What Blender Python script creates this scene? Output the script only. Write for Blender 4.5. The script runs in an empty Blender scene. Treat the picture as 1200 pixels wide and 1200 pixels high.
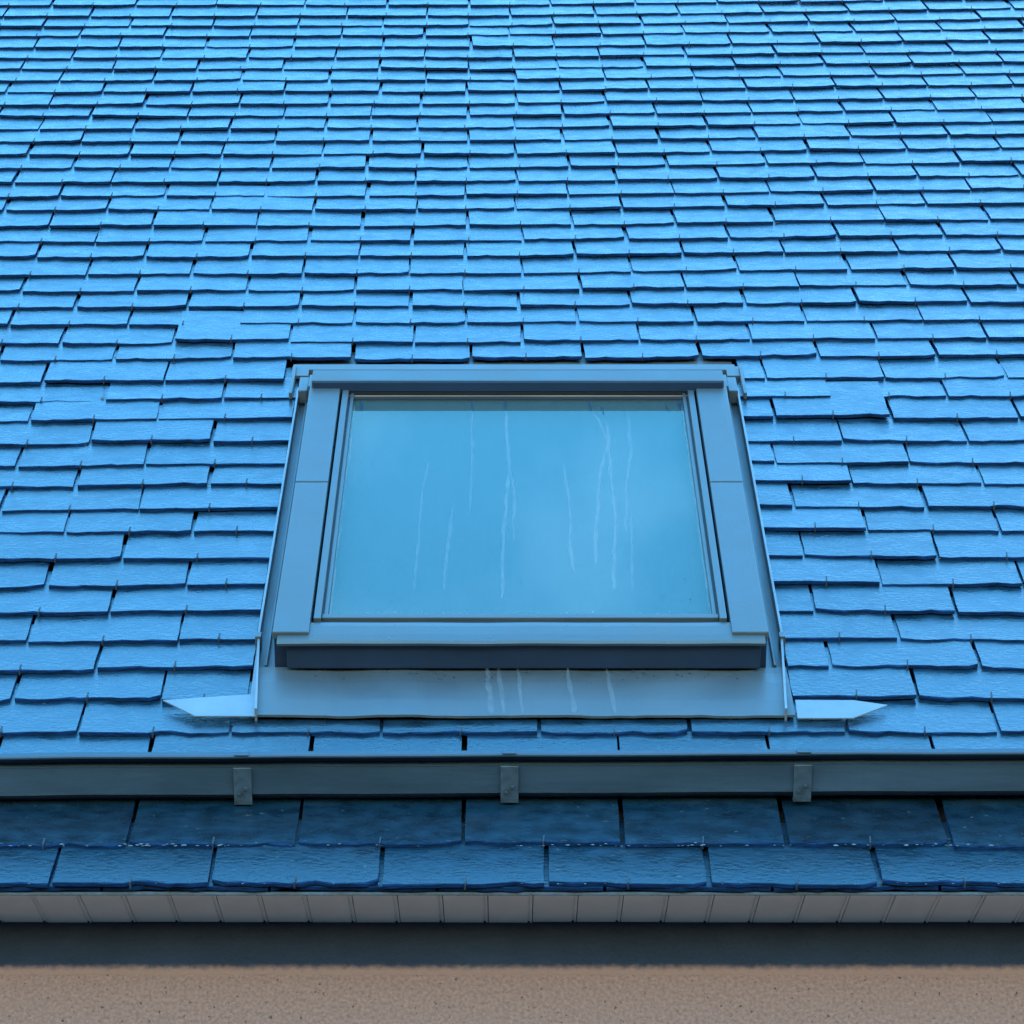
import bpy, bmesh, math, random
from mathutils import Vector, Matrix
R = math.radians
S = bpy.context.scene
C = S.collection

# ---------------------------------------------------------------- camera
PITCH = 21.7965
cam_d = bpy.data.cameras.new('camera'); cam = bpy.data.objects.new('camera', cam_d); C.objects.link(cam)
cam.location = (0, 0, 1.5)
cam.rotation_euler = (R(90 + PITCH), 0, 0)
cam_d.sensor_width = 36; cam_d.lens = 3825.96 * 36 / 1200
cam_d.shift_x = 7 / 1200
cam_d.clip_start = .05; cam_d.clip_end = 2000
S.camera = cam

# ---------------------------------------------------------------- sky and sun (low sun behind the house)
CLOUD = 8.37
SUN_EL, SUN_AZ = 28, 12          # azimuth measured from +Y towards +X
W = bpy.data.worlds.new('World'); S.world = W; W.use_nodes = True
nt = W.node_tree; nt.nodes.clear()
out = nt.nodes.new('ShaderNodeOutputWorld'); bg = nt.nodes.new('ShaderNodeBackground')
sky = nt.nodes.new('ShaderNodeTexSky'); sky.sky_type = 'NISHITA'; sky.sun_disc = False
sky.sun_elevation = R(SUN_EL); sky.sun_rotation = R(SUN_AZ)
sky.air_density = 1.6; sky.dust_density = .2; sky.ozone_density = 4.0
hs = nt.nodes.new('ShaderNodeHueSaturation'); hs.inputs['Saturation'].default_value = 1.36; hs.inputs['Hue'].default_value = .491; hs.inputs['Value'].default_value = 1.0
# soft thin clouds, the same all over the sky
tc = nt.nodes.new('ShaderNodeTexCoord'); cn = nt.nodes.new('ShaderNodeTexNoise')
cn.inputs['Scale'].default_value = 13; cn.inputs['Detail'].default_value = 5; cn.inputs['Roughness'].default_value = .5
cr = nt.nodes.new('ShaderNodeValToRGB'); cr.color_ramp.elements[0].position = .47; cr.color_ramp.elements[1].position = .60
cr.color_ramp.elements[1].color = (.14, .14, .14, 1)
mx = nt.nodes.new('ShaderNodeMix'); mx.data_type = 'RGBA'
cm = nt.nodes.new('ShaderNodeMapping'); cm.inputs['Location'].default_value = (CLOUD, 0, 0)
nt.links.new(tc.outputs['Generated'], cm.inputs['Vector']); nt.links.new(cm.outputs[0], cn.inputs['Vector']); nt.links.new(cn.outputs['Fac'], cr.inputs['Fac'])
nt.links.new(sky.outputs[0], hs.inputs['Color']); nt.links.new(cr.outputs['Color'], mx.inputs[0])
nt.links.new(hs.outputs[0], mx.inputs[6]); mx.inputs[7].default_value = (3.0, 5.2, 8.0, 1)
nt.links.new(mx.outputs[2], bg.inputs['Color']); bg.inputs['Strength'].default_value = .12
nt.links.new(bg.outputs[0], out.inputs[0])

sd = bpy.data.lights.new('sun', 'SUN'); sd.energy = 2.2; sd.angle = R(.5); sd.color = (1, .93, .84)
sun = bpy.data.objects.new('sun', sd); C.objects.link(sun)
dirv = Vector((math.sin(R(SUN_AZ)) * math.cos(R(SUN_EL)), math.cos(R(SUN_AZ)) * math.cos(R(SUN_EL)), math.sin(R(SUN_EL))))
sun.rotation_euler = dirv.to_track_quat('Z', 'Y').to_euler(); sun.location = (0, 0, 20)

S.view_settings.view_transform = 'Standard'; S.view_settings.look = 'None'
S.view_settings.gamma = 1; S.view_settings.use_curve_mapping = False
S.view_settings.exposure = 3.3

# ---------------------------------------------------------------- geometry constants
EY, EZ = 4.26275, 2.66459         # eaves edge (foot of the slate slope)
HALF = 4.2                        # half length of the house along x
G = .1039                         # exposed height of a slate row

# ---------------------------------------------------------------- material helpers
def mat(name, base, rough=.5, var=0., nscale=20., bump=0., bscale=200., spec=.5, metal=0., stretch=(1, 1, 1), speck=None, rvar=0., rnd=0., tint2=None, ior=1.5):
    m = bpy.data.materials.new(name); m.use_nodes = True
    n = m.node_tree.nodes; l = m.node_tree.links
    b = n['Principled BSDF']; b.inputs['Roughness'].default_value = rough
    b.inputs['Specular IOR Level'].default_value = spec; b.inputs['Metallic'].default_value = metal; b.inputs['IOR'].default_value = ior
    t = n.new('ShaderNodeTexCoord'); mp = n.new('ShaderNodeMapping'); mp.inputs['Scale'].default_value = stretch
    l.new(t.outputs['Object'], mp.inputs['Vector'])
    vec = mp.outputs['Vector']
    if rnd:
        oi = n.new('ShaderNodeObjectInfo'); ge = n.new('ShaderNodeNewGeometry')
        ad = n.new('ShaderNodeMath'); ad.operation = 'ADD'; l.new(oi.outputs['Random'], ad.inputs[0]); l.new(ge.outputs['Random Per Island'], ad.inputs[1])
        fr = n.new('ShaderNodeMath'); fr.operation = 'FRACT'; l.new(ad.outputs[0], fr.inputs[0])
        va = n.new('ShaderNodeVectorMath'); va.operation = 'ADD'
        sc = n.new('ShaderNodeVectorMath'); sc.operation = 'SCALE'; sc.inputs[0].default_value = (7, 13, 5); l.new(fr.outputs[0], sc.inputs['Scale'])
        l.new(vec, va.inputs[0]); l.new(sc.outputs[0], va.inputs[1]); vec = va.outputs[0]
    ns = n.new('ShaderNodeTexNoise'); ns.inputs['Scale'].default_value = nscale; ns.inputs['Detail'].default_value = 6
    l.new(vec, ns.inputs['Vector'])
    mr = n.new('ShaderNodeMapRange'); mr.inputs[1].default_value = .3; mr.inputs[2].default_value = .7
    mr.inputs[3].default_value = 1 - var; mr.inputs[4].default_value = 1 + var
    l.new(ns.outputs['Fac'], mr.inputs[0])
    fac = mr.outputs[0]
    if rnd:
        m2 = n.new('ShaderNodeMapRange'); m2.inputs[3].default_value = 1 - rnd; m2.inputs[4].default_value = 1 + rnd
        l.new(fr.outputs[0], m2.inputs[0])
        mu = n.new('ShaderNodeMath'); mu.operation = 'MULTIPLY'; l.new(fac, mu.inputs[0]); l.new(m2.outputs[0], mu.inputs[1]); fac = mu.outputs[0]
    col = n.new('ShaderNodeVectorMath'); col.operation = 'SCALE'; col.inputs[0].default_value = base
    if tint2:
        mm = n.new('ShaderNodeMix'); mm.data_type = 'RGBA'; mm.inputs[6].default_value = (*base, 1); mm.inputs[7].default_value = (*tint2, 1)
        n3 = n.new('ShaderNodeTexNoise'); n3.inputs['Scale'].default_value = nscale * .3; n3.inputs['Detail'].default_value = 5; l.new(vec, n3.inputs['Vector'])
        r3 = n.new('ShaderNodeMapRange'); r3.inputs[1].default_value = .45; r3.inputs[2].default_value = .7; l.new(n3.outputs['Fac'], r3.inputs[0])
        l.new(r3.outputs[0], mm.inputs[0]); l.new(mm.outputs[2], col.inputs[0])
    l.new(fac, col.inputs['Scale']); cout = col.outputs[0]
    if speck:
        (scol, sscale, thr) = speck
        vs = n.new('ShaderNodeTexNoise'); vs.inputs['Scale'].default_value = sscale; vs.inputs['Detail'].default_value = 2; l.new(vec, vs.inputs['Vector'])
        rr = n.new('ShaderNodeMapRange'); rr.inputs[1].default_value = thr; rr.inputs[2].default_value = thr + .05; l.new(vs.outputs['Fac'], rr.inputs[0])
        ms = n.new('ShaderNodeMix'); ms.data_type = 'RGBA'; l.new(rr.outputs[0], ms.inputs[0]); l.new(cout, ms.inputs[6]); ms.inputs[7].default_value = (*scol, 1)
        cout = ms.outputs[2]
    l.new(cout, b.inputs['Base Color'])
    if rvar:
        rm = n.new('ShaderNodeMapRange'); rm.inputs[1].default_value = .3; rm.inputs[2].default_value = .7
        rm.inputs[3].default_value = rough - rvar; rm.inputs[4].default_value = rough + rvar
        l.new(ns.outputs['Fac'], rm.inputs[0]); l.new(rm.outputs[0], b.inputs['Roughness'])
    if bump:
        nb = n.new('ShaderNodeTexNoise'); nb.inputs['Scale'].default_value = bscale; nb.inputs['Detail'].default_value = 5; l.new(vec, nb.inputs['Vector'])
        bp = n.new('ShaderNodeBump'); bp.inputs['Distance'].default_value = bump; bp.inputs['Strength'].default_value = 1
        l.new(nb.outputs['Fac'], bp.inputs['Height']); l.new(bp.outputs[0], b.inputs['Normal'])
    return m

M = {}
M['slate'] = mat('slate', (.004, .019, .034), .29, .40, 34, .0009, 120, .5, stretch=(.8, 1.2, 1), rvar=.08, rnd=.25, tint2=(.008, .021, .034), ior=1.62, speck=((.04, .06, .07), 95, .70))
M['slate_edge'] = mat('shaded_broken_edge', (.002, .020, .070), .85, .4, 60, .0012, 90, .15, stretch=(1, 1, 3))  # matt broken edge; navy of the shaded tails is put into the colour
M['hook'] = mat('hook_wire', (.03, .04, .055), .6, .1, spec=.3)
M['alu'] = mat('grey_aluminium', (.044, .054, .058), .48, .12, 9, .0003, 260, .5, rvar=.06, speck=((.2, .2, .22), 420, .73), ior=1.65)
M['flash'] = mat('grey_flashing', (.056, .066, .074), .46, .14, 6, .0012, 14, .5, rvar=.07, speck=((.2, .2, .22), 300, .74), ior=1.65)
M['lead'] = mat('bright_flashing', (.12, .14, .165), .38, .15, 10, .0012, 22, .5, ior=1.65)
M['dark'] = mat('dark_frame_paint', (.010, .022, .048), .5, .15, 12, .0003, 150, .4)
M['gasket'] = mat('rubber_gasket', (.012, .013, .016), .6, .1)
M['wood'] = mat('varnished_wood', (.20, .14, .11), .5, .2, 30, stretch=(.2, 4, 1))
M['zinc'] = mat('weathered_zinc', (.030, .054, .080), .55, .3, 7, .0008, 40, .35, rvar=.08, tint2=(.028, .042, .062), stretch=(.5, 2, 2))
M['strap'] = mat('galvanised_strap', (.032, .052, .072), .6, .4, 70, .0006, 90, .5)
M['soffit'] = mat('white_pvc', (.80, .77, .70), .42, .07, 8, .0002, 60, .4)
M['render'] = mat('beige_render', (.255, .132, .100), .95, .22, 200, .0045, 220, .2, speck=((.06, .035, .028), 150, .66))
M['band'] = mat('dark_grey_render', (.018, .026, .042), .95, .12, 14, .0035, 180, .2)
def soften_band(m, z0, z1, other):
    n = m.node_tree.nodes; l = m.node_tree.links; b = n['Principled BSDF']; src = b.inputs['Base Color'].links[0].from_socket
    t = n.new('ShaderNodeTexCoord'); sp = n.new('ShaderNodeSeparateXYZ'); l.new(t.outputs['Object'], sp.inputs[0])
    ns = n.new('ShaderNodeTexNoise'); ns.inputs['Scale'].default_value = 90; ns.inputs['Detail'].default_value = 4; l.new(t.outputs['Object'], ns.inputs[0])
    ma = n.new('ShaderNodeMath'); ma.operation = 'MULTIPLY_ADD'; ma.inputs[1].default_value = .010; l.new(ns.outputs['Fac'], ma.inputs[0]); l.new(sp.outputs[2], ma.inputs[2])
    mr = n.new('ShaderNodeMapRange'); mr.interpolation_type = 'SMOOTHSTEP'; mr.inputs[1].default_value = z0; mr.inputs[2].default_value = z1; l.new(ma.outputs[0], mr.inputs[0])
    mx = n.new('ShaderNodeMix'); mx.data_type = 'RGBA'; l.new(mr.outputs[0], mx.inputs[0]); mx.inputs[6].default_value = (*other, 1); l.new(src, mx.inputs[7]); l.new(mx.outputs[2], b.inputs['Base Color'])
M['deck'] = mat('roof_boarding', (.03, .028, .025), .9, .2, 8)
M['ground'] = mat('ground', (.030, .032, .036), .95, .2, 1.5, .004, 30, .2)
M['blind'] = mat('dark_room_blind', (.010, .028, .048), .9, .05, 10)  # near-black colour stands in for the unlit room behind the pane

def glass():
    m = bpy.data.materials.new('dusty_glass'); m.use_nodes = True
    n = m.node_tree.nodes; l = m.node_tree.links; n.clear()
    o = n.new('ShaderNodeOutputMaterial'); tr = n.new('ShaderNodeBsdfTransparent'); tr.inputs[0].default_value = (.80, .90, .90, 1)
    gl = n.new('ShaderNodeBsdfGlossy'); gl.inputs['Roughness'].default_value = .02; gl.inputs['Color'].default_value = (.74, 1, .93, 1)
    fr = n.new('ShaderNodeFresnel'); fr.inputs['IOR'].default_value = 1.52
    mu = n.new('ShaderNodeMath'); mu.operation = 'MULTIPLY'; mu.inputs[1].default_value = .74; mu.use_clamp = True
    ge = n.new('ShaderNodeNewGeometry'); fm = n.new('ShaderNodeMath'); fm.operation = 'SUBTRACT'; fm.inputs[0].default_value = 1; l.new(ge.outputs['Backfacing'], fm.inputs[1])
    f2 = n.new('ShaderNodeMath'); f2.operation = 'MULTIPLY'; l.new(fr.outputs[0], f2.inputs[0]); l.new(fm.outputs[0], f2.inputs[1]); l.new(f2.outputs[0], mu.inputs[0])
    m1 = n.new('ShaderNodeMixShader'); l.new(mu.outputs[0], m1.inputs[0]); l.new(tr.outputs[0], m1.inputs[1]); l.new(gl.outputs[0], m1.inputs[2])
    df = n.new('ShaderNodeBsdfDiffuse'); df.inputs[0].default_value = (.34, .50, .50, 1)
    t = n.new('ShaderNodeTexCoord'); mp = n.new('ShaderNodeMapping'); mp.inputs['Scale'].default_value = (60, 60, 1)
    ns = n.new('ShaderNodeTexNoise'); ns.inputs['Scale'].default_value = 4; ns.inputs['Detail'].default_value = 8; ns.inputs['Roughness'].default_value = .7
    l.new(t.outputs['Object'], mp.inputs[0]); l.new(mp.outputs[0], ns.inputs[0])
    mr = n.new('ShaderNodeMapRange'); mr.inputs[1].default_value = .3; mr.inputs[2].default_value = .8; mr.inputs[3].default_value = .03; mr.inputs[4].default_value = .12
    l.new(ns.outputs['Fac'], mr.inputs[0])
    m2 = n.new('ShaderNodeMixShader'); l.new(mr.outputs[0], m2.inputs[0]); l.new(m1.outputs[0], m2.inputs[1]); l.new(df.outputs[0], m2.inputs[2])
    l.new(m2.outputs[0], o.inputs[0]); return m
M['glass'] = glass()

def film(name, col, a):
    m = bpy.data.materials.new(name); m.use_nodes = True
    n = m.node_tree.nodes; l = m.node_tree.links; n.clear()
    o = n.new('ShaderNodeOutputMaterial'); tr = n.new('ShaderNodeBsdfTransparent'); df = n.new('ShaderNodeBsdfDiffuse'); df.inputs[0].default_value = (*col, 1)
    mx = n.new('ShaderNodeMixShader'); t = n.new('ShaderNodeTexCoord'); ns = n.new('ShaderNodeTexNoise'); ns.inputs['Scale'].default_value = 45; ns.inputs['Detail'].default_value = 4
    mr = n.new('ShaderNodeMapRange'); mr.inputs[1].default_value = .35; mr.inputs[2].default_value = .7; mr.inputs[3].default_value = a * .3; mr.inputs[4].default_value = a
    l.new(t.outputs['Object'], ns.inputs[0]); l.new(ns.outputs['Fac'], mr.inputs[0]); l.new(mr.outputs[0], mx.inputs[0])
    l.new(tr.outputs[0], mx.inputs[1]); l.new(df.outputs[0], mx.inputs[2]); l.new(mx.outputs[0], o.inputs[0]); return m
M['streak'] = film('dried_water_film', (.4, .45, .48), .17)
M['streak_thin'] = film('thin_dried_film', (.4, .45, .48), .12)

# ---------------------------------------------------------------- mesh helpers
def meshobj(name, vs, fs, m, parent=None, loc=(0, 0, 0), rot=(0, 0, 0), smooth=False):
    me = bpy.data.meshes.new(name); me.from_pydata([tuple(v) for v in vs], [], fs); me.update()
    me.materials.append(M[m] if isinstance(m, str) else m)
    if smooth:
        for p in me.polygons: p.use_smooth = True
    o = bpy.data.objects.new(name, me); C.objects.link(o); o.location = loc; o.rotation_euler = rot
    if parent: o.parent = parent
    return o

def thing(name, label, cat, loc=(0, 0, 0), rot=(0, 0, 0), group=None):
    o = bpy.data.objects.new(name, None); C.objects.link(o); o.location = loc; o.rotation_euler = rot
    o.empty_display_size = .1
    o['label'] = label; o['category'] = cat
    if group: o['group'] = group
    return o

class B:                                    # collects shapes into one bmesh
    def __init__(s): s.bm = bmesh.new()
    def box(s, x0, x1, y0, y1, z0, z1, bev=0.):
        vs = [s.bm.verts.new(p) for p in ((x0, y0, z0), (x1, y0, z0), (x1, y1, z0), (x0, y1, z0), (x0, y0, z1), (x1, y0, z1), (x1, y1, z1), (x0, y1, z1))]
        fs = [s.bm.faces.new([vs[i] for i in f]) for f in ((3, 2, 1, 0), (4, 5, 6, 7), (0, 1, 5, 4), (1, 2, 6, 5), (2, 3, 7, 6), (3, 0, 4, 7))]
        if bev:
            es = list({e for f in fs for e in f.edges})
            bmesh.ops.bevel(s.bm, geom=es, offset=bev, segments=2, profile=.6, affect='EDGES')
        return s
    def extr(s, prof, x0, x1, closed=True, wav=None, nx=1):   # profile in (y, z) swept along x
        rows = []
        for i in range(nx + 1):
            x = x0 + (x1 - x0) * i / nx
            dy, dz = wav(x) if wav else (0, 0)
            rows.append([s.bm.verts.new((x, y + dy, z + dz)) for y, z in prof])
        k = len(prof)
        for a, b in zip(rows, rows[1:]):
            for j in range(k if closed else k - 1):
                s.bm.faces.new((a[j], a[(j + 1) % k], b[(j + 1) % k], b[j]))
        if closed:
            s.bm.faces.new(rows[0][::-1]); s.bm.faces.new(rows[-1])
        return s
    def poly(s, pts, z0, z1):               # outline in (x, y), thickness in z
        a = [s.bm.verts.new((x, y, z0)) for x, y in pts]; b = [s.bm.verts.new((x, y, z1)) for x, y in pts]
        s.bm.faces.new(a[::-1]); s.bm.faces.new(b)
        for i in range(len(pts)):
            j = (i + 1) % len(pts); s.bm.faces.new((a[i], a[j], b[j], b[i]))
        return s
    def obj(s, name, m, parent=None, loc=(0, 0, 0), rot=(0, 0, 0), smooth=False, off=(0, 0, 0)):
        if off != (0, 0, 0): bmesh.ops.translate(s.bm, verts=s.bm.verts, vec=off)
        bmesh.ops.recalc_face_normals(s.bm, faces=s.bm.faces)
        me = bpy.data.meshes.new(name); s.bm.to_mesh(me); s.bm.free(); me.materials.append(M[m])
        if smooth:
            for p in me.polygons: p.use_smooth = True
        o = bpy.data.objects.new(name, me); C.objects.link(o); o.location = loc; o.rotation_euler = rot
        if parent: o.parent = parent
        return o

# ---------------------------------------------------------------- ground
gr = B().box(-400, 400, -400, 400, -.5, 0).obj('ground', 'ground'); gr['kind'] = 'structure'
gr['label'] = 'plain pale ground in front of the house'

# ---------------------------------------------------------------- the slate slope
SLOPE = (R(45), 0, 0)
rf = thing('slate_roof', 'blue grey slate roof slope with hooked slates in straight overlapping rows', 'roof', (0, EY, EZ), SLOPE)
RT = 6.0                                    # length of the slope up to the ridge
B().box(-HALF, HALF, .10, RT, -.052, -.036).obj('roof_boarding', 'deck', rf)
# the far slope and gables close the volume behind (local axes of the tilted roof)
s2 = math.sqrt(.5)
def L(y, z): return ((y - EY) * s2 + (z - EZ) * s2, -(y - EY) * s2 + (z - EZ) * s2)
ridge = (EY + RT * s2, EZ + RT * s2)
B().extr([L(ridge[0] + .04, ridge[1] - .02), L(ridge[0] + RT * s2, EZ), L(ridge[0] + RT * s2, EZ - .05), L(ridge[0] + .04, ridge[1] - .09)], -HALF, HALF).obj('far_slope', 'deck', rf)

rnd = random.Random(11)
ts_meas = [4.7016, 4.5827, 4.4865, 4.3865, 4.2695, 4.1692, 4.0655, 3.9589, 3.8653, 3.7465, 3.6524, 3.5463, 3.4429, 3.3353, 3.2306, 3.1285, 3.029, 2.932, 2.814, 2.7109, 2.6105, 2.5038, 2.3995, 2.3022, 2.2002, 2.0939, 1.9908, 1.8818, 1.7849, 1.6824, 1.5708, 1.4669, 1.374, 1.2691, 1.1712, 1.0593, .9548, .8539, .7504, .6521, .5515, .4395, .335]
def row_t(k):
    lin = 4.7016 - .10394 * k
    if 0 <= k < len(ts_meas): return lin + (ts_meas[k] - lin) * (.9 if k > 20 else .45) + (.010 if k == 26 else 0)
    return lin
# waviness of the rows across the slope: table of metres along x at five heights
def wave(x, t):
    xs = [-1.4, -.55, 0, .55, 1.4]
    T = [(5.0, (0, .006, .010, .035, .095)), (2.6, (-.004, .006, .010, .034, .056)), (1.9, (-.002, .015, .019, .028, .042)),
         (1.06, (-.006, .021, .026, .023, .012)), (.44, (-.004, .006, .009, .010, -.002)), (-.2, (0, 0, 0, 0, 0))]
    def row(v):
        if x <= xs[0]: return v[0]
        if x >= xs[-1]: return v[-1]
        for i in range(4):
            if x <= xs[i + 1]:
                f = (x - xs[i]) / (xs[i + 1] - xs[i]); return v[i] + (v[i + 1] - v[i]) * f
    if t >= T[0][0]: return row(T[0][1])
    for a, b in zip(T, T[1:]):
        if t >= b[0]:
            f = (t - b[0]) / (a[0] - b[0]); return row(b[1]) + (row(a[1]) - row(b[1])) * f
    return 0.

def slate_geo(w, r, cutl=0., cutr=0., Ln=1.8 * G, th=.0062, seg=11):
    """one split slate: ragged, chipped tail edge; tail on y=0, top face on z=0"""
    x0, x1 = -w / 2, w / 2
    top, mid, low = [], [], []
    ph = r.uniform(0, 6)
    for i in range(seg + 1):
        f = i / seg; x = x0 + (x1 - x0) * f + (r.uniform(-.25, .25) * w / seg if 0 < i < seg else 0)
        e = r.uniform(-.0020, .0020) + .0009 * math.sin(ph + f * 4)
        if r.random() < .12: e += r.uniform(.002, .0055)
        if i == 0: e += cutl
        if i == seg: e += cutr
        chip = r.choice((.0004, .0005, .0006, .0008, .0022))
        top.append((x, e + chip, 0.)); mid.append((x, e, -.0009 - chip * .35)); low.append((x, e + r.uniform(0, .0012), -th))
    if cutl: top[0] = (x0, top[0][1], 0); mid[0] = (x0, mid[0][1], mid[0][2])
    j = lambda: r.uniform(-.0008, .0008)
    rs = [(x1 + j(), .035, 0), (x1 + j(), .08, 0), (x1, Ln, 0)]; ls = [(x0, Ln, 0), (x0 + j(), .08, 0), (x0 + j(), .035, 0)]
    vs = top + rs + ls + mid + low + [(x, y, -th) for x, y, z in rs + ls]
    n = seg + 1; N = n + 6
    fs = [tuple(range(N))]
    for i in range(seg):
        fs.append((N + i, N + i + 1, i + 1, i)); fs.append((N + n + i, N + n + i + 1, N + i + 1, N + i))
    lo = N + 2 * n                                        # low side verts
    right_t = [n - 1, n, n + 1, n + 2]; right_l = [N + n + n - 1, lo, lo + 1, lo + 2]
    for i in range(3): fs.append((right_t[i], right_l[i], right_l[i + 1], right_t[i + 1]))
    left_t = [n + 3, n + 4, n + 5, 0]; left_l = [lo + 3, lo + 4, lo + 5, N + n]
    for i in range(3): fs.append((left_t[i], left_l[i], left_l[i + 1], left_t[i + 1]))
    fs.append((N + n - 1, n - 1, N + n + n - 1)); fs.append((N, N + n, 0))
    return vs, fs

WS = .2225
def two(me):                                # glossy cleft face, matt broken edges coloured with their shade
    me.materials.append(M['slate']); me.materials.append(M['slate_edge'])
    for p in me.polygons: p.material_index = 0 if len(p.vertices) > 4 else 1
full = []
for i in range(18):
    cl = rnd.choice((0, 0, .002, .004, .008)); crr = rnd.choice((0, 0, .002, .004, .008))
    vs, fs = slate_geo(1., rnd, cl, crr) if False else slate_geo(WS - .0044, rnd, cl, crr)
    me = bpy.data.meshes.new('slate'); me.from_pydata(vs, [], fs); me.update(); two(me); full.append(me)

TILT = math.atan(.0058 / G)
items = []                                  # (score, mesh or geometry, location, rotation, scale)
WX0, WX1 = -.3875, .4300                    # the cut opening round the roof window
hooks = []
def add_slate(xa, xb, t, k, lift=0., cut=False, ctr=None):
    w = xb - xa
    xc = (xa + xb) / 2
    dt = wave(xc, t); slope = (wave(xc + .1, t) - wave(xc - .1, t)) / .2
    seen = abs(xc) < (.44 + .001) * 0 + .76 + .155 * t and t < 4.86
    rz = slope + rnd.gauss(0, .0050); zj = lift + rnd.uniform(0, .0016)
    loc = (xc + rnd.gauss(0, .0006), t + dt + rnd.gauss(0, .0023), zj)
    rx = -TILT + rnd.gauss(0, .008) ; ry = rnd.gauss(0, .006)
    if not cut and abs(w - WS) < .012:
        g = rnd.choice(full); sc = (w - .0066 + rnd.gauss(0, .0014)) / (WS - .0044)
    else:
        g = slate_geo(w - (.003 if not cut else .004), rnd, 0, 0, seg=max(3, int(8 * w / WS))); sc = 1.
    items.append((seen, t, g, loc, (rx, ry, rz), sc))
    if w > .12 and ctr is None or (ctr is not None and xa + .02 < ctr < xb - .02):
        hx = ctr if ctr is not None else xc
        hooks.append((hx + rnd.gauss(0, .0015), loc[1] + rz * (hx - xc), zj))

for k in range(-12, 43):
    t = row_t(k)
    a0 = -.445 + .15 * max(0, k) / 40; st = 1.014 + .012 * max(0, k) / 40
    off = 0 if k % 2 == 0 else -.5
    js = []
    n = -22
    while n < 23:
        X = (a0 + (n + off) * st) * .22
        if -HALF < X < HALF: js.append(X + rnd.gauss(0, .0045))
        n += 1
    inwin = 27 <= k <= 40
    if inwin:                               # rows beside the window: shift the narrow closing slate, cut at the flashing
        x0, x1 = WX0, WX1
        if k == 27: x0, x1 = -.415, .440
        left = [x for x in js if x < x0 - .035]; right = [x for x in js if x > x1 + .035]
        if k % 2 == 1 and left and x0 - left[-1] < .05: left[-1] -= .022
        if k % 2 == 1 and left and x0 - left[-1] < .12 and k > 33: left[-1] -= .034
        spans = list(zip(left, left[1:])) + [(left[-1], x0)] + [(x1, right[0])] + list(zip(right, right[1:]))
    else:
        spans = list(zip(js, js[1:]))
    for xa, xb in spans:
        near = inwin and (abs(xb - WX0) < .03 or abs(xa - WX1) < .03)
        lift = 0.
        if inwin and k <= 30 and xb < WX0 + .02 and xb > WX0 - .30: lift = rnd.uniform(.0022, .0036)
        if k in (25, 26) and -.62 < (xa + xb) / 2 < -.30: lift = .003
        if inwin and xa > WX1 - .03 and xa < WX1 + .1: lift = rnd.uniform(.001, .004)
        if rnd.random() < .12: lift += rnd.uniform(.0003, .001)
        add_slate(xa, xb, t, k, lift, cut=near)

# two rows below the gutter, measured joint by joint
for t, js, nm in ((.1058, [-2.367, -1.31, -.27, .73, 1.757, 2.78], 'a'), (.0, [-2.79, -1.81, -.77, .248, 1.25, 2.29], 'b')):
    js = [j * .22 for j in js]
    while js[0] > -HALF + .3: js.insert(0, js[0] - .2265)
    while js[-1] < HALF - .3: js.append(js[-1] + .2265)
    for xa, xb in zip(js, js[1:]):
        add_slate(xa, xb, t, 99, lift=rnd.uniform(0, .001))
# doubled starter course under the last row
for i in range(-18, 18):
    vs, fs = slate_geo(.222, rnd); items.append((False, -1, (vs, fs), (i * .226 + .02, .006, -.0066), (-TILT, 0, 0), 1.))

seen = sorted([i for i in items if i[0]], key=lambda i: i[1])
single = seen[:300]; rest = seen[300:] + [i for i in items if not i[0]]
for _, t, g, loc, rot, sc in single:
    if isinstance(g, tuple):
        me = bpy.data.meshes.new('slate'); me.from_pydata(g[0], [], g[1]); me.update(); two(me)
    else: me = g
    o = bpy.data.objects.new('slate', me); C.objects.link(o); o.parent = rf
    o.location = loc; o.rotation_euler = rot; o.scale = (sc, 1, 1)
from mathutils import Euler
VS, FS = [], []
for _, t, g, loc, rot, sc in rest:
    if isinstance(g, tuple): v, f = g
    else: v = [tuple(p.co) for p in g.vertices]; f = [tuple(p.vertices) for p in g.polygons]
    mtx = Matrix.Translation(loc) @ Euler(rot).to_matrix().to_4x4() @ Matrix.Diagonal((sc, 1, 1, 1))
    b = len(VS); VS += [mtx @ Vector(p) for p in v]; FS += [tuple(i + b for i in q) for q in f]
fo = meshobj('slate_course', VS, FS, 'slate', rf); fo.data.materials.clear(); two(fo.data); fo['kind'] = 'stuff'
# wire hooks that hold each tail
VS, FS = [], []
for x, t, z in hooks:
    r = .0013; z += .0005
    path = [(t + .05, z - .0075), (t - .0022, z - .0068), (t - .0026, z + .0004), (t + .013, z + .0024)]
    b = len(VS)
    for i, (y, zz) in enumerate(path):
        for q in range(4):
            a = q * math.pi / 2 + .78; d = (r * math.cos(a) * 1.2, r * math.sin(a))
            VS.append((x + d[0] + (.001 if i == 3 else 0), y + (d[1] if i in (1, 2) else 0), zz + d[1]))
    for i in range(3):
        for q in range(4):
            FS.append((b + i * 4 + q, b + i * 4 + (q + 1) % 4, b + i * 4 + 4 + (q + 1) % 4, b + i * 4 + 4 + q))
    FS.append((b + 12, b + 13, b + 14, b + 15))
ho = meshobj('slate_hook', VS, FS, 'hook', rf); ho['kind'] = 'stuff'

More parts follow.
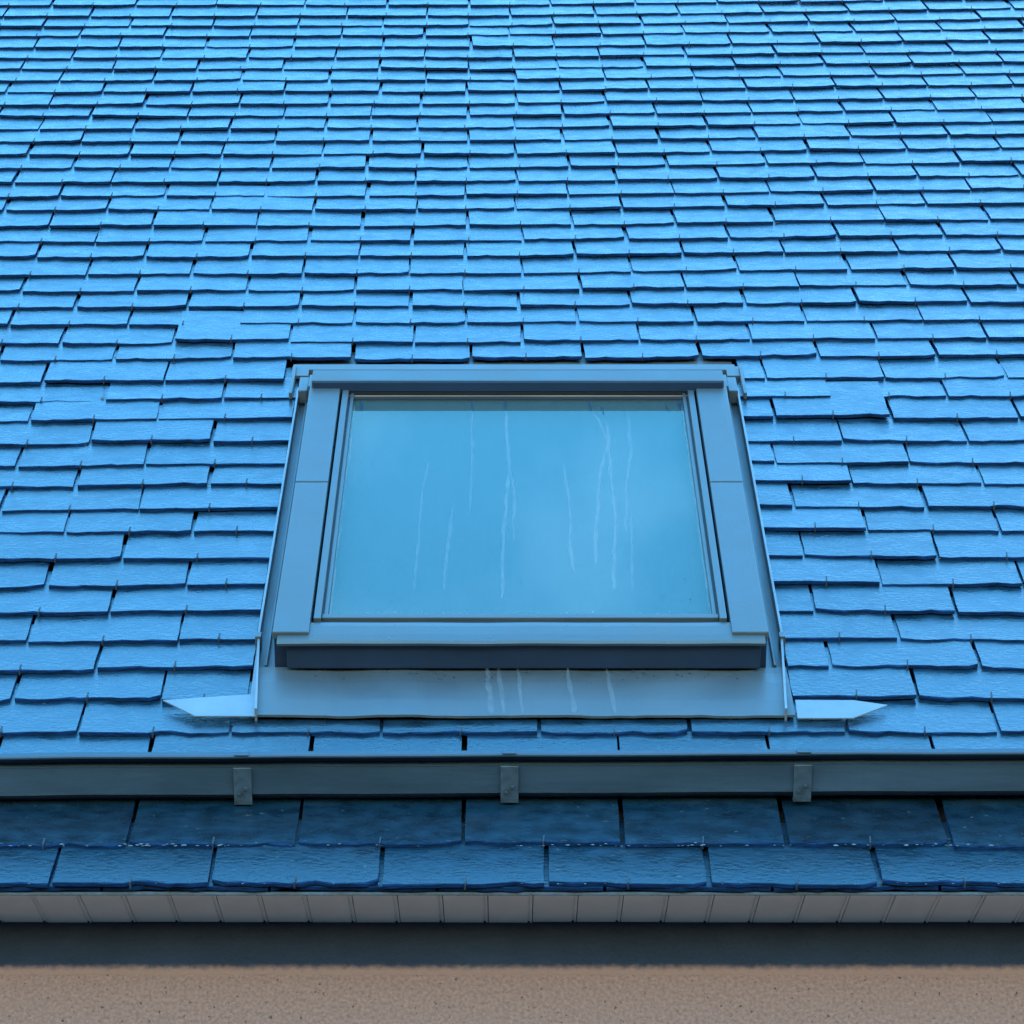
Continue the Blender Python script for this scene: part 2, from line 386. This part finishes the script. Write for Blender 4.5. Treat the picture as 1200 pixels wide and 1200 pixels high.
# pale lime crust and grit caught along the tails below the gutter, moss grains in the joints above
r5 = random.Random(21); VS, FS = [], []
def grain(x, y, z, q):
    b = len(VS); k_ = 5
    for j in range(k_):
        a = j * 2 * math.pi / k_ + r5.uniform(-.4, .4); VS.append((x + 1.6 * q * math.cos(a), y + q * math.sin(a) * .7, z))
    VS.append((x, y, z + q * .5))
    for j in range(k_): FS.append((b + j, b + (j + 1) % k_, b + k_))
for _ in range(60):
    c_ = r5.choice((-.46, -.44, -.40, -.2, .1, .3, .47, -.55, .62, -.7)); grain(c_ + r5.gauss(0, .05), .1058 + abs(r5.gauss(0, .0035)), .0012, r5.uniform(.0008, .0026))
for _ in range(40): grain(r5.uniform(-.75, .75), .1058 + abs(r5.gauss(.001, .0012)), .0008, r5.uniform(.0006, .0015))
for _ in range(40): grain(r5.uniform(-.75, .75), .001 + abs(r5.gauss(0, .002)), .0008, r5.uniform(.0006, .0014))
M['crust'] = mat('lime_crust', (.10, .13, .16), .9, .3, 80)
o = meshobj('lime_crust', VS, FS, 'crust', rf); o['kind'] = 'stuff'
VS, FS = [], []
for x, t, z in hooks:
    if t < 4.9 and r5.random() < .3:
        for _ in range(r5.randint(2, 6)): grain(x + r5.choice((-.111, .111)) + r5.gauss(0, .003), t + abs(r5.gauss(0, .018)) + .004, z - .0035 - .0005, r5.uniform(.001, .0028))
M['moss'] = mat('dark_moss', (.035, .045, .04), .95, .4, 80)
o = meshobj('moss', VS, FS, 'moss', rf); o['kind'] = 'stuff'

# ---------------------------------------------------------------- roof window
WO = (.022, .64, 0)                         # its foot, in slope axes
def onslope(x, t, n): return (x, EY + s2 * (t - n), EZ + s2 * (t + n))
win = thing('roof_window', 'grey metal framed roof window with streaked glass set in the slate slope', 'roof window', onslope(*WO), SLOPE)
OFF = (-WO[0], -WO[1], 0)
def wp(b, name, m, **kw): return b.obj(name, m, win, off=OFF, **kw)
def mir(x): return .044 - x

# flashing: apron, side channels with bright upstands, head, wings
ap = B(); nx = 40
wr = random.Random(5); wv = [wr.uniform(-.0007, .0007) for _ in range(60)]
ap.extr([(.4905, .0035), (.4905, .0075), (.54, .0085), (.60, .0072), (.640, .0035), (.66, .0035), (.66, -.002)], -.3665, .4280, wav=lambda x: (0, wv[int((x + .4) * 40)] + .0008 * math.sin(x * 31)), nx=nx)
for v in ap.bm.verts:
    f = (v.co.y - .49) / .17; q_ = (v.co.x + .3665) / .7945
    v.co.x += -.0025 - .0135 * f * (1 - q_) + .003 * q_
wp(ap, 'apron_flashing', 'flash')
for sgn in (0, 1):
    X = (lambda x: x) if sgn == 0 else mir
    def q(a, b_): return (min(X(a), X(b_)), max(X(a), X(b_)))
    a, b_ = q(-.3835, -.3545)
    wp(B().box(a, b_, .655, 1.93, -.010, -.002), 'side_flashing', 'flash')
    # small standing ribs in the channel
    a, b_ = q(-.3700, -.3660)
    wp(B().box(a, b_, .665, 1.80, -.002, .006, .001), 'flashing_rib', 'flash')
    a, b_ = q(-.3865, -.3825)
    u = B(); u.box(a, b_, .735, 1.815, -.004, .019, .0008); wp(u, 'flashing_upstand', 'lead')
    # lower upstand, leaning a little outward towards the eaves
    xa, xb = X(-.3835), X(-.3705)
    u = B(); w_ = .0018
    for s_ in (-1,):
        pts = [(xa - w_, .742), (xa + w_, .742), (xb + w_, .4885), (xb - w_, .4885)]
        u.poly(pts, -.002, .020)
    wp(u, 'flashing_upstand', 'lead')
    u = B(); u.box(*q(-.3885, -.3790), .728, .745, .0, .024, .001); wp(u, 'flashing_clip', 'flash')
    # corner piece at the head
    u = B(); u.box(*q(-.404, -.372), 1.905, 1.955, .001, .008, .001); u.box(*q(-.402, -.396), 1.80, 1.945, .001, .014, .001)
    u.box(*q(-.383, -.366), 1.77, 1.84, .004, .030, .002); wp(u, 'corner_flashing', 'flash')
    u = B(); u.box(*q(-.362, -.354), 1.74, 1.80, .0, .050, .001); wp(u, 'corner_flashing', 'flash')
wp(B().extr([(1.938, -.004), (1.938, .0075), (1.966, .0075), (1.980, -.0095), (2.10, -.018), (2.10, -.021), (1.97, -.012)], -.4030, .4330), 'head_flashing', 'flash')
wp(B().box(-.352, .396, 1.80, 1.945, -.012, -.004), 'head_flashing', 'flash')
# wings lapped over the slates at the foot
w = B(); w.poly([(-.5135, .5395), (-.4600, .4870), (-.3700, .4870), (-.3710, .540), (-.374, .56)], .0065, .0085)
w.poly([(-.3865, .742), (-.3835, .55), (-.372, .53), (-.3735, .56), (-.3850, .742)], .004, .0058)
wp(w, 'flashing_wing', 'lead')
w = B(); w.poly([(.4325, .5400), (.4312, .4800), (.5130, .4800), (.5690, .5230), (.5190, .5390)], .0065, .0085)
wp(w, 'flashing_wing', 'lead')

# fixed frame
fr_ = B()
fr_.box(-.3340, .3880, .646, .672, .0085, .054, .002)
fo_ = wp(fr_, 'frame_front', 'dark')
fr_ = B(); fr_.box(-.354, -.3345, .664, .70, -.001, .050, .001); fr_.box(.3885, .398, .664, .70, -.001, .050, .001)
fr_.box(-.3525, -.300, .700, 1.80, -.001, .052); fr_.box(.344, .3965, .700, 1.80, -.001, .052); fr_.box(-.3, .344, 1.76, 1.80, -.001, .052)
wp(fr_, 'frame', 'dark')
# covers: two pieces a side with a hairline between
for sgn in (0, 1):
    X = (lambda x: x) if sgn == 0 else mir
    def q(a, b_): return (min(X(a), X(b_)), max(X(a), X(b_)))
    for y0, y1 in ((.657, 1.2485), (1.2505, 1.700)):
        a, b_ = q(-.3560, -.3003)
        wp(B().box(a, b_, y0, y1, .053, .0660 if y0 > 1 else .0655, .0022), 'frame_cover', 'alu')
    a, b_ = q(-.2960, -.2850)
    wp(B().box(a, b_, .712, 1.700, .048, .0630, .0012), 'sash_cover', 'alu')
    a, b_ = q(-.2995, -.2960)
    wp(B().box(a, b_, .70, 1.70, .030, .040), 'gasket', 'gasket')
    a, b_ = q(-.2850, -.2815)
    wp(B().box(a, b_, .728, 1.70, .030, .0535), 'gasket', 'gasket')
    a, b_ = q(-.2815, -.2755)
    wp(B().box(a, b_, .7400, 1.70, .040, .0560, .001), 'glazing_bead', 'alu')
# bottom rail with drip edge
wp(B().extr([(.637, .0515), (.6355, .056), (.640, .0590), (.660, .0600), (.6900, .0600), (.7060, .0580), (.7060, .0515)], -.3480, .3940, wav=lambda x: (.0006 * math.sin(x * 23), .0003 * math.sin(x * 40)), nx=30), 'bottom_rail', 'alu')
wp(B().box(-.2850, .3290, .7070, .7250, .030, .052), 'gasket', 'gasket')
wp(B().box(-.2845, .3285, .7265, .7410, .044, .0570, .0015), 'glazing_bead', 'alu')
# top: hood, dark strips painting shade on front and underside, wooden sash edge
wp(B().extr([(1.6915, .0560), (1.6900, .0790), (1.6930, .0802), (1.7430, .0802), (1.749, .074), (1.800, .020), (1.82, .005), (1.76, .0535)], -.3520, .3945), 'hood', 'alu')
wp(B().box(-.3490, .3915, 1.6865, 1.6912, .0600, .0775, .0008), 'hood_front_shade', 'dark')
wp(B().box(-.3490, .3915, 1.6880, 1.6912, .0535, .0590), 'hood_underside_shade', 'gasket')
wp(B().box(-.2860, .3300, 1.680, 1.6830, .048, .0545, .0005), 'sash_edge', 'wood')
wp(B().box(-.2815, .3255, 1.668, 1.6795, .0485, .0525), 'gasket', 'gasket')
# pane and what lies behind it
pane = wp(B().box(-.2755, .3195, .7410, 1.6680, .0460, .0500), 'pane', 'glass')
wp(B().box(-.300, .344, .70, 1.76, .010, .0130), 'blind', 'blind')
wp(B().box(-.300, .344, .6725, .70, -.001, .030), 'sill', 'dark')

# dried water marks on the pane and on the apron
def ribbon(name, pts, wd, z, m, seed):
    r = random.Random(seed); P = []
    for (x0, y0), (x1, y1) in zip(pts, pts[1:]):
        n_ = max(2, int(abs(y0 - y1) / .025))
        for i in range(n_): P.append((x0 + (x1 - x0) * i / n_ + r.uniform(-.0012, .0012), y0 + (y1 - y0) * i / n_))
    P.append(pts[-1])
    vs, fs = [], []
    for i, (x, y) in enumerate(P):
        h = .75 * wd * r.uniform(.5, 1.1) * (.4 if i in (0, len(P) - 1) else 1) / 2
        h = max(h, .0004)
        vs += [(x - h + OFF[0], y + OFF[1], z), (x + h + OFF[0], y + OFF[1], z)]
        if i: fs.append((2 * i - 2, 2 * i - 1, 2 * i + 1, 2 * i))
    return meshobj(name, vs, fs, m, win)
ST = [([(0.0, 1.6177), (.0015, 1.4944), (.0059, 1.3564), (-.0042, 1.0803), (-.0067, .8121)], .009, 'streak'),
      ([(.0059, 1.3564), (.0144, 1.2429), (.0125, 1.0454)], .007, 'streak_thin'),
      ([(.1587, 1.5968), (.1707, 1.535), (.1775, 1.4543), (.1626, 1.3449), (.1504, 1.1515), (.1437, .943)], .008, 'streak'),
      ([(.1798, 1.57), (.1799, 1.4345), (.1789, 1.2991), (.1816, 1.1515), (.1695, .8442)], .008, 'streak'),
      ([(.2198, 1.5954), (.2164, 1.4148), (.2065, 1.2991), (.1962, 1.0803)], .008, 'streak_thin'),
      ([(.1, 1.3641), (.1003, 1.2991), (.1071, 1.1877), (.1039, 1.0109), (.1089, .9097)], .008, 'streak'),
      ([(-.1355, 1.3757), (-.1367, 1.2991), (-.1422, 1.2244), (-.1427, 1.0109), (-.1453, .8442)], .007, 'streak_thin'),
      ([(-.0883, 1.1803), (-.095, .9768), (-.0982, .8442)], .009, 'streak_thin'),
      ([(-.0612, 1.6177), (-.0589, 1.3757), (-.0596, 1.1515)], .006, 'streak_thin'),
      ([(.2086, 1.1515), (.1991, .8442)], .007, 'streak_thin')]
for i, (p, wd, m) in enumerate(ST): ribbon('water_streak', p, wd, .0504, m, i)
for i, (x, wd) in enumerate(((-.027, .013), (-.009, .010), (.096, .013), (.156, .010), (.02, .008))):
    ribbon('water_streak', [(x - .002, .644), (x, .60), (x + .002, .56), (x + .005, .51), (x + .006, .493)], wd, .0100, 'streak_thin', 40 + i)

# dark drip marks under the hood, dust along the pane edges, drops on the bottom rail
M['grime'] = film('dark_grime', (.02, .05, .09), .75)
M['dust'] = film('edge_dust', (.30, .40, .44), .3)
for i, (x, y, wd) in enumerate(((-.0612, 1.66, .006), (-.002, 1.664, .009), (.150, 1.662, .008), (.172, 1.640, .006), (.288, 1.655, .006), (-.262, 1.664, .010), (.312, 1.664, .012))):
    ribbon('grime_mark', [(x, y), (x + .001, y - .02), (x + .003, y - .045)], wd, .0505, 'grime', 60 + i)
for i, (a, b_, wd) in enumerate((((-.2725, 1.64), (-.2725, .745), .005), ((.3165, 1.64), (.3165, .745), .005))):
    ribbon('edge_dust', [a, b_], wd, .0505, 'dust', 80 + i)
def specks(name, n_, area, z, size, m, seed, hump=.0008):
    r = random.Random(seed); vs, fs = [], []
    for _ in range(n_):
        x = r.uniform(area[0], area[1]) + OFF[0]; y = r.uniform(area[2], area[3]) + OFF[1]; q = size * r.uniform(.4, 1.3)
        b = len(vs); k_ = r.choice((4, 5, 6))
        for j in range(k_):
            a = j * 2 * math.pi / k_ + r.uniform(-.3, .3); vs.append((x + q * math.cos(a) * r.uniform(.7, 1.3), y + q * math.sin(a), z))
        vs.append((x, y, z + hump))
        for j in range(k_): fs.append((b + j, b + (j + 1) % k_, b + k_))
    o = meshobj(name, vs, fs, m, win); o['kind'] = 'stuff'; return o
M['lime'] = mat('pale_crust', (.13, .15, .17), .9, .3, 60)
M['dirt'] = mat('dark_dirt', (.02, .03, .04), .9, .3, 60)
specks('pane_dirt', 46, (-.27, .315, .745, 1.6), .0501, .0014, 'dirt', 4, .0003)
specks('pane_dirt', 90, (-.27, .315, .742, .765), .0501, .0016, 'lime', 5, .0003)
specks('rail_dirt', 30, (-.29, .345, .640, .70), .0600, .0018, 'lime', 6, .0005)
specks('rail_dirt', 60, (-.33, .385, .60, .645), .0058, .0018, 'dirt', 7, .0015)

# ---------------------------------------------------------------- gutter on the slope
gu = thing('gutter', 'long grey zinc gutter standing on the slates above the two lowest rows', 'gutter', onslope(0, .234, 0), SLOPE)
gx = random.Random(8); gw = [gx.uniform(-1, 1) for _ in range(90)]
def gwav(x):
    return (.0008 * gw[int((x + HALF) * 10)] + .0022 * x, .0007 * gw[int((x + HALF) * 7)] + .004 * x)
bead = [(.0125, .0595), (.0125, .0735), (-.006, .0745), (-.0085, .0760), (-.0090, .0785), (-.0070, .0800), (.004, .0796), (.006, .076)]
face = [(.22, -.036), (.10, -.028), (.022, -.004), (.018, .0015), (.016, .012), (-.001, .0150), (-.0005, .030), (.0005, .0565), (.0, .0580)]
trough = B().extr(face + bead, -HALF, HALF, closed=False, wav=gwav, nx=84).obj('trough', 'zinc', gu)
md = trough.modifiers.new('thickness', 'SOLIDIFY'); md.thickness = .0012; md.offset = -1
for x, lab in ((-.3795, None), (.0049, None), (.4275, None), (-.80, None), (.83, None), (-1.2, None), (1.22, None), (1.62, None), (-1.6, None), (-2.0, None), (2.02, None), (-2.4, None), (2.4, None), (-2.8, None), (2.8, None), (3.2, None), (-3.2, None)):
    prof = [(.006, .001), (-.0055, .0015), (-.0062, .0080), (-.0052, .030), (-.0045, .0575), (-.0035, .0590), (-.0025, .0570), (-.0030, .030), (-.0035, .008), (.001, .004)]
    x *= .975 if abs(x) > .1 else 1; dy, dz = gwav(x)
    br = B().extr(prof, -.0125, .0125).obj('strap', 'strap', gu, loc=(x, dy, dz))
    rv = B()
    for s_ in (-.005, .004): rv.box(s_ - .0022, s_ + .0022, -.0075, -.004, .020 + s_, .0245 + s_, .0008)
    rv.obj('rivet', 'strap', br)
    tab = B().box(-.010, .010, -.0095, .002, .0798, .0818, .001).obj('strap_tab', 'zinc', br)

# ---------------------------------------------------------------- soffit
SY0, SY1, SZ = EY + .021, EY + .164, EZ - .0085
so = thing('soffit', 'pale plastic soffit of narrow boards under the eaves', 'soffit', (0, SY0, SZ))
def boards(x, seedr):
    # pressed board: flat face with a stepped V joint at its edge
    return [(-.0300, .0), (.0235, .0), (.0245, .0022), (.0265, .0022), (.0275, .0), (.0300, .0), (.0300, .004), (-.0300, .004)]
pitch = .0612
bmesh_b = None
VS, FS = [], []
i = -68
for i in range(-68, 69):
    x = .006 + i * pitch
    if abs(x) > HALF - .04: continue
    pr = boards(0, 0)
    vs = [(px, 0, pz) for px, pz in pr] + [(px, SY1 - SY0, pz) for px, pz in pr]
    n_ = len(pr)
    fs = [(j, (j + 1) % n_, n_ + (j + 1) % n_, n_ + j) for j in range(n_)] + [tuple(range(n_))[::-1], tuple(range(n_, 2 * n_))]
    if abs(x) < .95:
        if bmesh_b is None:
            bmesh_b = bpy.data.meshes.new('board'); bmesh_b.from_pydata(vs, [], fs); bmesh_b.update(); bmesh_b.materials.append(M['soffit'])
        o = bpy.data.objects.new('board', bmesh_b); C.objects.link(o); o.parent = so
        o.location = (x, 0, rnd.uniform(-.0006, .0006))
    else:
        b = len(VS); VS += [(v[0] + x, v[1], v[2]) for v in vs]; FS += [tuple(q_ + b for q_ in f) for f in fs]
o = meshobj('board', VS, FS, 'soffit', so); o['kind'] = 'stuff'
B().box(-HALF, HALF, -.0035, -.0008, -.0004, .0035).obj('edge_trim', 'strap', so)
B().box(-HALF, HALF, SY1 - SY0 - .002, SY1 - SY0 + .01, .0065, .012).obj('backing', 'deck', so)

# ---------------------------------------------------------------- wall
WY = SY1 + .004
wl = thing('house_wall', 'beige speckled render wall with a dark grey band under the soffit', 'wall', (0, WY, 0))
ZT = SZ + .004; ZB = ZT - .078
B().box(-HALF + .05, HALF - .05, 0, .3, 0, ZT).obj('render', 'render', wl)
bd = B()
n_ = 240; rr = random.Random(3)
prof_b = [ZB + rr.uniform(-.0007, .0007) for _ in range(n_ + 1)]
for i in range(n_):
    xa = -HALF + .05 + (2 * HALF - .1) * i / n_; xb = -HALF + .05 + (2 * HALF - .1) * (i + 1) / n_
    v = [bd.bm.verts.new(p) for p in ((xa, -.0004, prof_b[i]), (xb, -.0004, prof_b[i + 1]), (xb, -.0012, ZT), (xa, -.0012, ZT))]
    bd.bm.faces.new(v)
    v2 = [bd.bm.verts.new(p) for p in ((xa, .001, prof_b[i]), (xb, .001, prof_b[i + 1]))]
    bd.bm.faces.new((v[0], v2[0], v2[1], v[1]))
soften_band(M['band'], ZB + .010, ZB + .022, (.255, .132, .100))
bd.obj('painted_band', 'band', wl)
# gables and back wall
g = B()
for sx in (-1, 1):
    x = sx * (HALF - .25)
    g.extr([(.31, 0), (2 * RT * s2 - .45, 0), (2 * RT * s2 - .45, ZT), (RT * s2 - .1, ZT + RT * s2 - .35), (.31, ZT)], x - .1, x + .1)
g.box(-HALF + .4, HALF - .4, 2 * RT * s2 - .75, 2 * RT * s2 - .46, 0, ZT)
g.obj('gable_and_back', 'render', wl)
